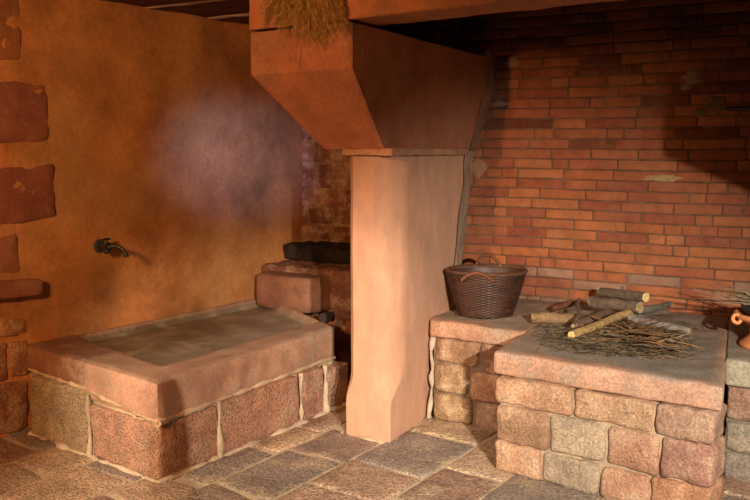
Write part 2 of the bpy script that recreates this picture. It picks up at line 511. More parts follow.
# sections: (z, inset of shaft from the square block, chamfer size, lean to right at back)
def section(z, ins, ch, lean, chl):
    f = bf + pA * ins + pB * ins
    l = bl - pB * ins * .55 + pA * ins
    k = bk + V((lean, 0, 0))
    k2 = bl2 + V((lean * .3, 0, 0)) - pB * ins * .5
    u = flat(k - f)
    # polygon: left, front-left of chamfer, front-right of chamfer, back right, back left ; left chamfer too
    lb = flat(k2 - l)
    pts = [l + lb * chl, l - pB * chl, f + pB * ch, f + (pB * ch + u * ch * 1.7) * .5 - (pB + u) * ch * .10, f + u * ch * 1.7, f + u * ch * 2.1 , k, k2]
    return [at(p, z) for p in pts]
secs = [(-.02, 0, .004, 0, .004), (.18, 0, .005, 0, .004), (.23, .002, .012, 0, .008), (.27, .005, .045, .0, .02), (.31, .012, .085, .005, .03), (.35, .014, .10, .01, .035), (.38, .015, .105, .012, .035), (.8, .015, .105, .04, .035), (1.2, .015, .105, .07, .035), (1.565, .015, .105, .10, .035)]
mb = MB(); rows = []
# densify in z and along the edges
def lerp_sec(a, b, t): return [x.lerp(y, t) for x, y in zip(a, b)]
S = [section(*s) for s in secs]
dense = [S[0]]
for a, b in zip(S[:-1], S[1:]):
    n = max(1, int(abs(b[0].z - a[0].z) / .04))
    for i in range(1, n + 1): dense.append(lerp_sec(a, b, i / n))
div = [1, 7, 3, 3, 1, 22, 8, 22]
loops = []
for s in dense:
    lp = []
    for i in range(8):
        p, q_ = s[i], s[(i + 1) % 8]
        for t in range(div[i]): lp.append(p.lerp(q_, t / div[i]))
    loops.append(lp)
n = len(loops[0]); vs = []; fs = []; cs = []
ctr = (bf + bl + bk + bl2) / 4
for lp in loops:
    for p in lp:
        o_ = flat(p - ctr)
        vs.append(p + V((o_.x, o_.y, 0)) * .0035 * fbm(p, 5, 2))
        g = 1 + .07 * nz(p, 2.2, 1)
        cs.append((.52 * g, .295 * g, .195 * g))
for i in range(len(loops) - 1):
    for k in range(n):
        a_ = i * n + k; b_ = i * n + (k + 1) % n
        fs.append((a_, b_, b_ + n, a_ + n))
fs.append(tuple((len(loops) - 1) * n + k for k in range(n)))
mb.add(vs, fs, cs)
build('shaft', mb, M_shaft, pil, sharp=35)
# cushion slab between shaft and corbel
mb = MB()
e = .012
s = section(1.56, .0, .07, .10, .02)
capl = [s[0] + pB * .03, s[3] - pA * .012 - V((0, 0, 0)), s[6], s[7] + pB * .03]
f_ = bf - pA * .012 - pB * .012
cap4 = [bl + pB * .02 - pA * .01, f_, at(s[6], 0) - pB * .02, at(s[7], 0) + pB * .03]
stone(mb, prism(cap4, 1.568, 1.61), (.46, .25, .15), r=.012, amp=.006, seed=4, var=.15)
build('capping_stone', mb, M_sand, pil)
mb = MB()   # lime mortar smeared round the foot
ftpts = [bl + pB * .03 - pA * .0, bl - pA * .02, bf - pA * .03 - pB * .02, bf + flat(bk - bf) * .25 - pB * .03]
smear(mb, [at(p, -.004) for p in [bl + pB * .03, bl - pA * .008, bf - pA * .008, PR - pB * .015]], .017, (.50, .40, .27), seed=2)
smear(mb, [at(PR + V((-.012, -.005, 0)), 0), at(PR + V((.0, .01, 0)), .3), at(PR + V((.012, .02, 0)), .60)], .022, (.50, .42, .33), seed=5, wander=.008)
build('mortar_joint', mb, M_mortar, pil)

# pier of rubble between the pillar and the brick wall (splayed mortar seam)
pw = V((BR0.x, BR0.y, 0))
mb = MB()
def wallpt(px):   # on brick wall plane at pixel column px
    d = ray(px, 200); t = (W0 - CAM).dot(WN) / d.dot(WN); p = CAM + d * t; return V((p.x, p.y, 0))
lo_k = bk + V((-.01, -.02, 0)); 
vs = []; fs = []; nzv = 60; nu = 16
for k in range(nzv + 1):
    zz = .3 + (1.66 - .3) * k / nzv
    t = max(0, (zz - .38) / 1.2)
    p0 = bk + V((.002 + .10 * min(t, 1), 0, 0)) - flat(bk - bf) * (.05 + .03 * nz(V((0, 0, zz * 6)), 1, 9)); p0 = p0 + V((.012, -.004, 0))
    pxr = 455 + 15 * t + 2.5 * nz(V((0, 0, zz * 9)), 1, 3)
    p1 = wallpt(pxr + 3) + WN * .0
    for i in range(nu + 1):
        f = i / nu
        p = at(p0.lerp(p1, f), zz)
        vs.append(p + V((.010 * fbm(p, 9, 6) * min(1, i / 3), 0, 0)))
for k in range(nzv):
    for i in range(nu):
        a_ = k * (nu + 1) + i
        fs.append((a_, a_ + 1, a_ + nu + 2, a_ + nu + 1))
mb.add(vs, fs, (.52, .43, .33))
struct(build('trim_6', mb, M_mortar), 'pale mortar seam between pillar and bricks')

# ------------------------------------------------------------ corbel
CF = PC - pA * 0                       # pillar corner column
Bn = flat(ray(-800, 150))
ct = onz(351, 67, 2.0)                 # front corner, at the arris
def walk(P, d, px):                    # from P along d until it is seen in pixel column px
    k = (px - 375) / F; yy = (P.y * .993); 
    t = 0
    for _ in range(60):
        q_ = P + d * t; dep = (q_ - CAM).dot(FWD); e_ = q_.x - k * dep
        t += -e_ / (d.x - k * d.dot(FWD))
    return P + d * t
cl_ = walk(ct, Bn, 250.5); cl_.z = CAM.z + ray(250.5, 81).z / ray(250.5, 81).y * cl_.y
cb = CAM + ray(383, 149) * (4.62 / ray(383, 149).y)
cbl = walk(cb, Bn, 323); cbl.z = 1.6
ctr_r = CAM + ray(487, 66) * (5.5 / ray(487, 66).y)
cbr = CAM + ray(471, 149) * (5.45 / ray(471, 149).y)
zr = 2.235
print('ct', ct, 'cl', cl_, 'cb', cb, 'cbl', cbl, 'ctr_r', ctr_r, 'cbr', cbr)
corb = thing('stone_corbel', at((cb + cbr) / 2, 1.61), 'massive tapering red sandstone corbel resting on the pillar', 'corbel')
cAd = flat(cbr - cb)
cBd = flat(cl_ - ct)
TZ = 2.215
# back-left points
ctl_back = cl_ + A * 1.2
cbl_back = cbl + A * .95
# loft loops from z=1.605 to arris 2.0 to top
bot = [cbl, cb, cbr, cbl_back]
arr = [cl_, ct, V((ctr_r.x, ctr_r.y, 0)), ctl_back]
top = arr
def loop4(P, z, d=(12, 26, 12, 20), rnd_=.012):
    out = []
    P = [at(p, z) for p in P]
    for i in range(4):
        a_, b_ = P[i], P[(i + 1) % 4]
        L = (b_ - a_).length; e = rnd_ / L
        pp, nn = P[i - 1], P[(i + 1) % 4]
        n = d[i]
        for t in range(n):
            f = e + (1 - 2 * e) * t / (n - 1)
            out.append(a_.lerp(b_, f))
    return out
levels = []
nl = 14
for i in range(nl + 1):
    t = i / nl
    P = [b.lerp(V((a.x, a.y, b.z)), t) for a, b in zip([at(p, 0) for p in arr], [at(p, 0) for p in bot])]
    levels.append(loop4(P, 1.605 + (1.995 - 1.605) * t))
for t in (.04, .3, .6, .9, 1.0):
    levels.append(loop4(arr, 1.995 + (TZ - 1.995) * t))
vs = []; fs = []; cs = []
n = len(levels[0]); cc_ = at(sum(arr, V((0, 0, 0))) / 4, 0)
for li, lp in enumerate(levels):
    for p in lp:
        o_ = flat(p - cc_)
        dz = 0
        pp = p + o_ * .007 * fbm(p, 3.5, 9)
        # the top drops and rounds off towards the back of the block
        if li >= nl:
            back = max(0, (p - ct).dot(cAd)) / 1.3
            pp.z = 1.995 + (pp.z - 1.995) * (1 - .18 * min(1, back)) - .0 
        vs.append(pp); g = 1 + .12 * nz(p, 2.5, 7); cs.append((.37 * g, .145 * g, .08 * g))
for i in range(len(levels) - 1):
    for k in range(n):
        a_ = i * n + k; b_ = i * n + (k + 1) % n
        fs.append((a_, b_, b_ + n, a_ + n))
fs.append(tuple(range(n))[::-1]); fs.append(tuple((len(levels) - 1) * n + k for k in range(n)))
mb = MB(); mb.add(vs, fs, cs)
build('corbel_block', mb, M_sand, corb, sharp=30)
# ragged mortar bed under the corbel
mb = MB()
smear(mb, [at(cbl.lerp(cb, .35), 1.600) + pA * .05, at(cb, 1.598) + pA * .03 + pB * .14], .013, (.6, .5, .33), seed=3)
build('mortar_bed', mb, M_mortar, corb)
# lintel of the hood: lies on the corbel, its face flush with the corbel front
def fr(px, py): # on front plane of the corbel
    nn = V((cBd.y, -cBd.x, 0)); return onp(px, py, ct, nn)
la = fr(353, 18); lb = fr(500, -5)
print('lintel', la, lb)
LZ = TZ + .012
inA = V((-cBd.y, cBd.x, 0))
if inA.y < 0: inA = -inA
lback = onz(520, 11.5, LZ)
thick = (lback - at(ct, LZ)).dot(inA)
print('thick', thick)
lin_end = ct - cBd * 3.4
q = [at(cl_ - inA * .0, 0), at(lin_end, 0), at(lin_end + inA * thick, 0), at(cl_ + inA * thick, 0)]
mb = MB()
stone(mb, prism([q[0] - inA * .008, q[1] - inA * .008, q[2], q[3]], LZ, LZ + .34), (.43, .165, .07), r=.012, amp=.006, seed=31, var=.15)
tag(build('stone_lintel', mb, M_sand), 'long sandstone lintel running right from the top of the corbel', 'lintel')

# the twin corbel and pillar that carry the other end of the lintel
ldir = -cBd
RC = at(ct, 0) + ldir * ((1.50 + .1165) / ldir.x)
def blk(a0, a1, b0, b1): return [RC + ldir * a0 + inA * b0, RC + ldir * a1 + inA * b0, RC + ldir * a1 + inA * b1, RC + ldir * a0 + inA * b1]
mb = MB()
stone(mb, [at(p, 1.50) for p in blk(.42, .95, .2, .8)] + [at(p, 1.72) for p in blk(.0, 1.1, .02, .9)], (.40, .155, .075), r=.01, amp=.004)
stone(mb, prism(blk(.0, 1.1, .02, .9), 1.71, TZ), (.40, .155, .075), r=.01, amp=.004)
tag(build('stone_corbel', mb, M_sand), 'second sandstone corbel under the right end of the lintel, outside the view', 'corbel')
mb = MB()
stone(mb, prism(blk(.46, .85, .28, .75), 0, 1.505), (.46, .235, .145), r=.02, amp=.004, res=.06)
tag(build('stone_pillar', mb, M_shaft), 'second sandstone pillar under the far right corbel, outside the view', 'pillar')

# splayed mortar between the corbel and the bricks
mb = MB(); vs = []; fs = []; nzv = 24; nu = 14
for k in range(nzv + 1):
    t = k / nzv; zz = 1.60 + .62 * t; t2 = min(1, t / .64)
    p0 = at(cbr.lerp(V((ctr_r.x, ctr_r.y, 0)), t2), 0) - cAd * .03 + V((.008, 0, 0))
    p1 = wallpt(471 + 16 * t2 + 6 + 3 * nz(V((0, 0, zz * 9)), 1, 5))
    for i in range(nu + 1):
        p = at(p0.lerp(p1, i / nu), zz); vs.append(p + V((.012 * fbm(p, 9, 2) * min(1, i / 3), 0, 0)))
for k in range(nzv):
    for i in range(nu):
        a_ = k * (nu + 1) + i; fs.append((a_, a_ + 1, a_ + nu + 2, a_ + nu + 1))
mb.add(vs, fs, (.36, .24, .16))
struct(build('trim_7', mb, M_mortar), 'dark mortar seam between corbel and bricks')

# rubble above the corbel, behind the lintel
mb = MB(); rr = random.Random(9)
p0 = at(ct, 0) + cAd * (thick + .20) + cBd * .14; p1 = at(ctr_r, 0) + cBd * .10 + V((0, .55, 0))
zz = 2.14; 
while zz < 3.1:
    h = rr.uniform(.10, .16); L = (p1 - p0).length; u = 0
    while u < L:
        l = rr.uniform(.14, .26)
        a0 = p0.lerp(p1, u / L); a1 = p0.lerp(p1, min(1, (u + l - .015) / L))
        o = cBd * .3
        stone(mb, prism([a0, a1, a1 + o, a0 + o], zz, zz + h - .012), rr.choice([(.26, .17, .11), (.33, .22, .14), (.20, .10, .07), (.30, .21, .15)]), r=.03, amp=.02, seed=u * 5 + zz, var=.3)
        u += l
    zz += h
struct(build('wall_pier', mb, M_rubble), 'rough masonry standing on the corbel inside the hood')

# chimney hood above the lintel and ceilings
CH = 3.2
mb = MB()
hq = [at(cl_, 0) + inA * .02, at(lin_end, 0) + inA * .02, at(lin_end, 0) + inA * .12, at(cl_, 0) + inA * .12]
stone(mb, prism(hq, LZ + .33, CH), (.35, .15, .06), r=.01, amp=0, res=.3)
lf = [at(cl_, 0) + inA * .1, at(cl_, 0) + inA * .1 - cBd * .1, isect(at(cl_, 0) - cBd * .1, cAd, W0, BW), isect(at(cl_, 0), cAd, W0, BW)]
stone(mb, prism(lf, 2.22, CH), (.35, .15, .06), r=.01, amp=.0, res=.3)
struct(build('wall_hood', mb, M_plaster), 'breast of the chimney hood')
mb = MB()
mb.add([(-8, -5, CH), (6.5, -5, CH), (6.5, 9, CH), (-8, 9, CH)], [(0, 1, 2, 3)], (.05, .035, .025))
struct(build('ceiling_upper', mb, M_wood))
mb = MB(); rr = random.Random(4)
bd = -LN                                    # beams run away from the left wall
k1 = at(lw(150, 12), 0); k2 = at(lw(210, 25), 0)
sp = (k2 - k1).length
print('beam spacing', sp)
s0 = (k1 - L0).dot(LD)
base = at(L0, 0)
bw_ = sp
mbp = MB()
for i in range(-9, 4):
    s = s0 + i * sp + .03
    far = s > (cl_ - L0).dot(LD) - .1 
    # length of the beam until the chimney hood
    o = base + LD * (s + .0)
    Lr = 7.5
    # intersection of this beam with the hood front line / left line
    t1 = isect(o, LN, at(cl_, 0), cBd); d1 = (t1 - o).dot(LN)
    t2 = isect(o, LN, at(cl_, 0), cAd); d2 = (t2 - o).dot(LN)
    side = (at(cl_, 0) - o).dot(LN)
    Lr = 7.5
    if s > (cl_ - L0).dot(LD): Lr = d2
    else: Lr = min(7.5, max(d1, 0.5)) if d1 > 0 else 7.5
    p_a = o - LN * .05; p_b = o + LN * Lr
    wv = sp - .06
    dd = LD * wv
    stone(mb, prism([p_a, p_b, p_b + dd, p_a + dd], CEIL + rr.uniform(-.006, .006), CEIL + .12), rr.choice([(.13, .05, .028), (.11, .045, .025), (.15, .06, .03)]), r=.02, amp=.012, res=.2, seed=i, fs=3)
    stone(mbp, prism([p_a - LD * .058, p_b - LD * .058, p_b - LD * .002, p_a - LD * .002], CEIL - .006, CEIL + .05), (.48, .38, .28), r=.008, amp=.012, res=.12, seed=i + .5)
ce = struct(build('ceiling', mb, M_wood), 'dark ceiling beams')
build('plaster_strips', mbp, M_mortar, ce)
# remaining walls of the room (behind the viewer)
mb = MB()
mb.add([(-8, -4.6, 0), (5, -4.6, 0), (5, -4.6, 3.2), (-8, -4.6, 3.2)], [(0, 1, 2, 3)], (.36, .16, .06))
struct(build('wall_near', mb, M_plaster))
mb = MB()
mb.add([(4.6, -4.6, 0), (4.6, 7, 0), (4.6, 7, 3.2), (4.6, -4.6, 3.2)], [(0, 1, 2, 3)], (.36, .16, .06))
struct(build('wall_side', mb, M_plaster))

# ------------------------------------------------------------ basin
bz = BASIN_Z
FLc = onz(157, 382, bz); FRc = onz(334, 326, bz); LBc = L0 + LN * -.01
FLb = onz(160, 483, 0); FRb = onz(345, 406, 0); LBb = onz(31, 435, 0)
print('basin corners', FLc, FLb, FRc, FRb, LBc, LBb)
bas = thing('stone_basin', at((FLb + FRb) / 2, 0), 'low walled stone basin of red sandstone standing against the plastered wall', 'basin')
BKR = L0 + LD * ((FRc - L0).dot(LD)); 
BKR = L0 + LD * ((onz(256, 297, bz) - L0).dot(LD) + .12)
mb = MB()
# sunken slab as a height field over a bilinear quad; u from left end to right end, v from front edge to wall
NU, NV = 90, 60
def sm(x, a, b):
    t = min(1, max(0, (x - a) / (b - a))); return t * t * (3 - 2 * t)
def bq(u, v):
    f = FLc.lerp(FRc, u); b = LBc.lerp(BKR, u); return f.lerp(b, v)
SLT = .195
vs = []; cs = []; fs = []
for i in range(NU + 1):
    for k in range(NV + 1):
        u, v = i / NU, k / NV
        p = bq(u, v)
        wu = .020; 
        rim = sm(u, .115 + .03 * v, .15 + .03 * v) * (1 - sm(u, .975, .995)) * sm(v, .155, .19) * (1 - sm(v, .93, .97) * .8)
        depth = .048 + .018 * u
        z = bz - depth * rim + .004 * fbm(p, 6, 3)
        # worn rounded outer edge
        d = min(u * 1.36, (1 - u) * 1.36, v * .95)
        if d < .02: z -= .010 * (1 - d / .02) ** 2
        # split between corner stone and left block
        if v > .50 and v < .53 and u < .14: z -= .006
        vs.append(at(p, z))
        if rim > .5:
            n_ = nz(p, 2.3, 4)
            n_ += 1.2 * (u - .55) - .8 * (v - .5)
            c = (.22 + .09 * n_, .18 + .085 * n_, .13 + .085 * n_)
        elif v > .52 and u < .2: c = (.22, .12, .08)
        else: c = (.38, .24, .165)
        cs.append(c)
W = NV + 1
for i in range(NU):
    for k in range(NV): fs.append((i * W + k, (i + 1) * W + k, (i + 1) * W + k + 1, i * W + k + 1))
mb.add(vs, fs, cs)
# outer faces of slab
def skirt(vline, z0, inset, col, seed, bulge=.0):
    v2 = []; f2 = []; c2 = []
    n = len(vline); R = 7
    ctr_ = at(bq(.5, .5), 0)
    for i, p in enumerate(vline):
        for r_ in range(R + 1):
            t = r_ / R
            q_ = at(p, p.z + (z0 - p.z) * t)
            o_ = inset * (.012 if 0 < r_ < R else (0 if r_ == 0 else .004))
            e_ = min(1, i / 1.5, (n - 1 - i) / 1.5)
            q_ = q_ + (o_ + inset * .006 * fbm(q_, 8, seed) * (r_ > 0)) * e_
            v2.append(q_); g = 1 + .12 * nz(q_, 4, seed)
            c2.append(tuple(k_ * g for k_ in (col(i / (n - 1)) if callable(col) else col)))
    for i in range(n - 1):
        for r_ in range(R):
            a_ = i * (R + 1) + r_
            f2.append((a_, a_ + 1, a_ + R + 2, a_ + R + 1))
    mb.add(v2, f2, c2)
front = [vs[i * W] for i in range(NU + 1)]
left = [vs[k] for k in range(NV + 1)]
right = [vs[NU * W + k] for k in range(NV + 1)]
nF = V((FRc.y - FLc.y, -(FRc.x - FLc.x), 0)).normalized()
nL = V((FLc.y - LBc.y, -(FLc.x - LBc.x), 0)).normalized()
nR = flat(FRc - FLc)
skirt(front, bz - SLT, nF, (.42, .24, .16), 3)
nsplit = int(NV * .52)
skirt(left[:nsplit + 1], bz - SLT, nL, (.50, .29, .20), 5)
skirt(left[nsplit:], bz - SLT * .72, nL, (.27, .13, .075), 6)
skirt(right, bz - SLT, nR, (.36, .18, .12), 7)
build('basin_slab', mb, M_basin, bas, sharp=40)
# base masonry
mb = MB()
zs = bz - SLT
pit = (.38, .175, .115)
L_ = LBc; 
inF = -nF; inL = -nL
fl = at(FLb, 0); frb = at(FRb, 0); lbb = at(LBb, 0)
facewall(mb, lbb, fl, flat(-V((fl.y - lbb.y, -(fl.x - lbb.x), 0))), [(.0, .50, .0, zs + .045, (.38, .29, .18)), (.505, 1.0, 0, zs - .012, (.47, .27, .185))], depth=.12, gap=.012, seed=3, amp=.010)
build('left_end_stones', mb, M_pit, bas)
mb = MB()
inn = flat(V((-(frb.y - fl.y), (frb.x - fl.x), 0)))
facewall(mb, fl + inn * .004, frb + inn * .004, inn, [(.0, .27, 0, zs - .012, (.40, .215, .145)), (.275, .71, 0, zs - .004, (.42, .225, .15)), (.72, .865, 0, zs - .0, (.36, .19, .13)), (.88, 1.04, 0, zs - .03, (.42, .25, .18))], depth=.14, gap=.016, seed=8, amp=.008)
build('front_stones', mb, M_pit, bas)
mb = MB()
core = [at(lbb - inL * 0 + inn * .015 , 0) + flat(fl - lbb) * .03, fl + inn * .03 + inL * 0 + flat(frb - fl) * .016, frb + inn * .016 + flat(frb - fl) * .03, at(BKR, 0) + LN * .0]
core = [lbb + flat(frb - fl) * .022, fl + flat(frb - fl) * .018 + inn * .016, frb + inn * .016, at(BKR, 0) + nR * 0]
core[0] = lbb + flat(frb - fl) * .014
topc = [FLc]
c_t = [at(LBc, 0) + nR * .012, at(FLc, 0) - nF * .004 - nL * .004, at(FRc, 0) - nF * .004, at(BKR, 0)]
stone(mb, [at(p, .0) for p in core] + [at(p, zs + .02) for p in c_t], (.55, .45, .30), r=.01, amp=.008, res=.05, fs=14, seed=2)
build('mortar_core', mb, M_mortar, bas)
# mortar fillet along the floor
mb = MB()
mc = (.60, .50, .36)
smear(mb, [at(lbb, -.004), at(fl, -.004)], .028, mc, seed=1)
smear(mb, [at(fl, -.004), at(frb, -.004)], .028, mc, seed=9)
smear(mb, [at(FLc, zs - .004), at(FRc, zs - .004)], .018, (.58, .44, .30), seed=12)
smear(mb, [at(LBc + LN * .02, zs + .05), at(LBc.lerp(FLc, .5), zs + .045), at(FLc, zs - .006)], .018, (.60, .46, .28), seed=13)
smear(mb, [at(lbb.lerp(fl, .5), 0), at(lbb.lerp(fl, .5), zs + .03)], .014, mc, seed=14)
for t_ in (.272, .715, .872):
    smear(mb, [at(fl.lerp(frb, t_) + inn * .004, 0), at(fl.lerp(frb, t_) + inn * .004, zs)], .018, mc, seed=15 + t_)
build('mortar_joint', mb, M_mortar, bas)

# stone block at the far end of the basin, with drain hole behind
mb = MB()
b1 = onz(256, 300, bz); b2 = onz(307, 307, bz)
zt = .70
bdir = flat(b2 - b1); bn = V((-bdir.y, bdir.x, 0))
if bn.y < 0: bn = -bn
q = [b1 - bdir * .02, b2 + bdir * .0, b2 + bn * .30 + bdir * .06, b1 + bn * .55 - bdir * .02]
ztop = CAM.z + ray(262, 273).z * ((b1.y) / ray(262, 273).y)
print('block top z', ztop)
stone(mb, prism(q, bz - .06, ztop), (.22, .105, .065), r=.035, amp=.008, seed=6, var=.2)
tag(build('stone_block', mb, M_sand), 'low rounded sandstone block at the far end of the basin, in the corner', 'block')
# sooty step along the back wall
mb = MB()
sdep = .58
s0_ = CORNER + BW * .0; s1_ = CORNER + BW * 1.3
ztp = .80
stone(mb, prism([s0_ + WN * sdep + BW * 0, s1_ + WN * sdep, s1_, s0_], 0, ztop + .045), (.23, .10, .055), r=.02, amp=.012, seed=8, var=.3)
tag(build('back_step', mb, M_rubble), 'reddish stone step along the rubble wall behind the basin', 'step')
mb = MB()
stone(mb, prism([s0_ + WN * .30, s1_ + WN * .30, s1_, s0_], ztop + .045, ztop + .17), (.022, .016, .014), r=.02, amp=.03, seed=9, var=.4)
tag(build('sooty_ledge', mb, M_soot), 'blackened sooty stone ledge on top of the step behind the basin', 'ledge')
# low block right of the basin end, in the shade beside the pillar
mb = MB()
g0 = onz(322, 318, .46); g1 = onz(362, 322, .46)
gq = [at(g0, 0) + A * .0, at(g1, 0), at(g1, 0) + A * .5 , at(g0, 0) + A * .5]
stone(mb, prism(gq, 0, .46), (.30, .13, .07), r=.02, amp=.01, seed=12, var=.3)
tag(build('low_block', mb, M_rubble), 'low red stone block in shade between basin end and pillar', 'block')
mb = MB()
pdr = onz(327, 317, .52)
tube(mb, [pdr - A * .04 + Z * .0, pdr + A * .05], .032, 16, (.03, .02, .02), jit=.3)
tag(build('drain_pipe', mb, M_iron), 'dark round drain opening at the far corner of the basin', 'drain')

# ------------------------------------------------------------ water spout on the plaster wall
wp = lw(99, 246)
spt = thing('water_tap', wp, 'small black iron water tap sticking out of the plastered wall above the basin', 'tap')
k_ = (.022, .022, .024)
mb = MB(); pts = [wp - LN * .01, wp + LN * .006, wp + LN * .012]
tube(mb, pts, [.040, .042, .030], 20, (.05, .06, .07)); build('wall_flange', mb, M_iron, spt, sharp=40)
mb = MB()
tube(mb, [wp, wp + LN * .05, wp + LN * .09], [.020, .024, .026], 14, k_)
e0 = wp + LN * .07
tube(mb, [e0 + Z * .03, e0, e0 - Z * .034, e0 - Z * .042], [.016, .024, .022, .012], 12, k_)
build('tap_body', mb, M_iron, spt, sharp=40)
mb = MB()
e1 = wp + LN * .085
dd = (lw(114, 258) - lw(99, 246))
sp_pts = [e1, e1 + LN * .035 + LD * .02 + Z * .006, e1 + LN * .065 + LD * .04 - Z * .004, e1 + LN * .085 + LD * .055 - Z * .028, e1 + LN * .092 + LD * .06 - Z * .055]
tube(mb, sp_pts, [.014, .013, .012, .012, .013], 12, k_)
tube(mb, [sp_pts[-1] + Z * .006, sp_pts[-1] - Z * .006], .017, 12, k_)
build('spout', mb, M_iron, spt, sharp=40)
mb = MB(); tube(mb, [e0 + Z * .03, e0 + Z * .045], .007, 8, k_)
tube(mb, [e0 + Z * .045 - LD * .03, e0 + Z * .047, e0 + Z * .045 + LD * .03], [.006, .007, .006], 8, k_)
build('tap_handle', mb, M_iron, spt)

# ------------------------------------------------------------ hearth
H0 = onz(494, 471, 0)
hs = [onz(493, 351, HZ), onz(724, 387, HZ)]
hd = flat(hs[1] - hs[0])
H1 = at(H0, 0) + hd * ((hs[1] - hs[0]).length * .955)
hn = V((-hd.y, hd.x, 0))
if hn.y < 0: hn = -hn
print('hearth', hs, H0, 'len', (hs[1] - hs[0]).length, 'hd', hd)
hea = thing('stone_hearth', at(H0.lerp(H1, .5), 0), 'raised L-shaped cooking hearth of pink sandstone blocks below the brick wall', 'hearth')
# front slab
Lh = (hs[1] - hs[0]).length
hbl = onz(545, 318, HZ)
mb = MB()
SB = HZ - .115
leftback = onz(530, 328, HZ)
lw_ = isect(at(hs[0], 0), flat(leftback - hs[0]), W0, BW)
E0 = at(onz(726, 358.5, HZ), 0)
rwall = isect(at(hs[1], 0), flat(E0 - at(hs[1], 0)), W0, BW)
rfar = W0 + BW * 1.9
qs = [at(hs[0], 0), at(hs[1], 0), rwall, lw_]
stone(mb, prism(qs, SB, HZ), (.46, .27, .185), topcol=(.27, .23, .19), r=.020, amp=.006, seed=3, var=.18, res=.04)
build('hearth_slab', mb, M_top, hea)
# right-hand extension of the hearth, where the terracotta pot stands
mb = MB()
ext = [E0, E0 + hd * 1.4, rwall + BW * 1.0, rwall]
stone(mb, prism(ext, HZ - .13, HZ - .002), (.36, .33, .24), topcol=(.27, .23, .19), r=.012, amp=.006, seed=5, var=.2, res=.05)
build('side_slab', mb, M_top, hea)
# ledge slab with the basket
e0_ = onz(430, 320, HZ); e1_ = onz(527, 332, HZ)
ed = flat(e1_ - e0_)
lq = [at(e0_, 0), at(e1_, 0), lw_, wallpt(440)]
mb = MB()
zb = CAM.z + ray(431, 338).z * (e0_.y / ray(431, 338).y)
print('ledge slab thickness', HZ - zb)
lq[3] = at(e0_, 0) + V((.12, 1.2, 0)); lq[3] = isect(at(e0_, 0), V((.08, 1, 0)), W0, BW)
stone(mb, prism(lq, HZ - .10, HZ - .001), (.46, .26, .17), topcol=(.33, .26, .20), r=.02, amp=.007, seed=13, var=.15)
build('ledge_slab', mb, M_top, hea)
# small loose brick next to the basket belongs to the wall foot
# masonry under the front slab
mb = MB()
pk = (.50, .29, .18); pk2 = (.46, .25, .16); gr = (.44, .34, .24); br_ = (.40, .24, .15)
rows = [
 (.350, SB, [(0, .385, pk), (.39, .75, (.50, .31, .19)), (.755, 1.0, (.42, .26, .18))]),
 (.160, .350, [(0, .275, br_), (.28, .545, gr), (.55, .78, pk2), (.785, 1.0, (.40, .21, .15))]),
 (.0, .160, [(0, .24, pk), (.245, .52, gr), (.525, .74, pk2), (.745, 1.0, (.50, .25, .14))])]
st = []
for z0, z1, L3 in rows:
    for u0, u1, c in L3: st.append((u0, u1, z0, z1, c))
hi = hn
facewall(mb, at(H0, 0), H1, hi, st, depth=.2, gap=.007, r=.020, amp=.012, seed=5, fs=9, var=.2)
# left return of the block
Hl = at(H0, 0) + flat(leftback - hs[0]) * ((leftback - hs[0]).length + .1)
st2 = [(0, .55, .35, SB, br_), (.56, 1, .35, SB, pk2), (0, .4, .16, .35, pk2), (.42, 1, .16, .35, br_), (0, .6, 0, .16, pk), (.62, 1, 0, .16, br_)]
facewall(mb, Hl, at(H0, 0) - hd * .0 + flat(leftback - hs[0]) * .03, hd, st2, depth=.15, gap=.012, r=.03, amp=.012, seed=7)
build('front_stones', mb, M_rubble, hea)
mb = MB()
stone(mb, prism([at(H0, 0) + hd * .02 + hn * .02, H1 + hn * .02 - hd * .03, E0 - hd * .08, Hl + hd * .03], 0, SB - .018), (.46, .34, .23), r=.005, amp=.004, res=.08)
lf0 = at(e0_, 0); lf1 = at(e1_, 0)
stone(mb, prism([lf0 + hn * .04, lf1 + ed * .25 + hn * .04, lf1 + hn * .5, lf0 + hn * .5], 0, HZ - .1), (.20, .14, .10), r=.005, amp=.004, res=.08)
build('mortar_core', mb, M_mortar, hea)
mb = MB()
Le = (e1_ - e0_).length
lzz = HZ - .10
st = [(.02, .50, .35, lzz, (.34, .20, .12), .03), (.53, .82, .33, lzz, (.24, .12, .08), .02),
      (.02, .40, .175, .35, (.36, .24, .14)), (.41, .85, .165, .335, (.37, .20, .125)),
      (.02, .44, .0, .175, (.33, .22, .12)), (.46, .85, 0, .165, (.32, .20, .14))]
facewall(mb, lf0 + hn * .015, lf0 + ed * Le + hn * .015, hn, st, depth=.15, gap=.010, r=.024, amp=.012, seed=15, fs=8)
build('ledge_stones', mb, M_rubble, hea)

# right-hand block of grey masonry at the frame edge
mb = MB()
RB0 = E0 + hd * .004 + hn * .015; RB1 = RB0 + hd * 1.1; t_ = HZ - .13
st = [(0, .38, .30, t_, (.34, .20, .14)), (.39, 1, .31, t_, (.33, .22, .16)),
      (0, .3, .15, .30, (.30, .26, .20)), (.31, 1, .15, .31, (.31, .25, .2)), (0, .34, 0, .15, (.33, .27, .22)), (.35, 1, 0, .15, (.28, .22, .18))]
facewall(mb, RB0, RB1, hn, st, depth=.13, gap=.010, r=.02, amp=.012, seed=33)
build('side_stones', mb, M_rubble, hea)
mb = MB()
stone(mb, prism([RB0 + hn * .02, RB1 + hn * .02, RB1 + hn * .3, RB0 + hn * .3], 0, t_), (.22, .18, .13), r=.004, amp=.003, res=.08)
build('side_mortar', mb, M_mortar, hea)

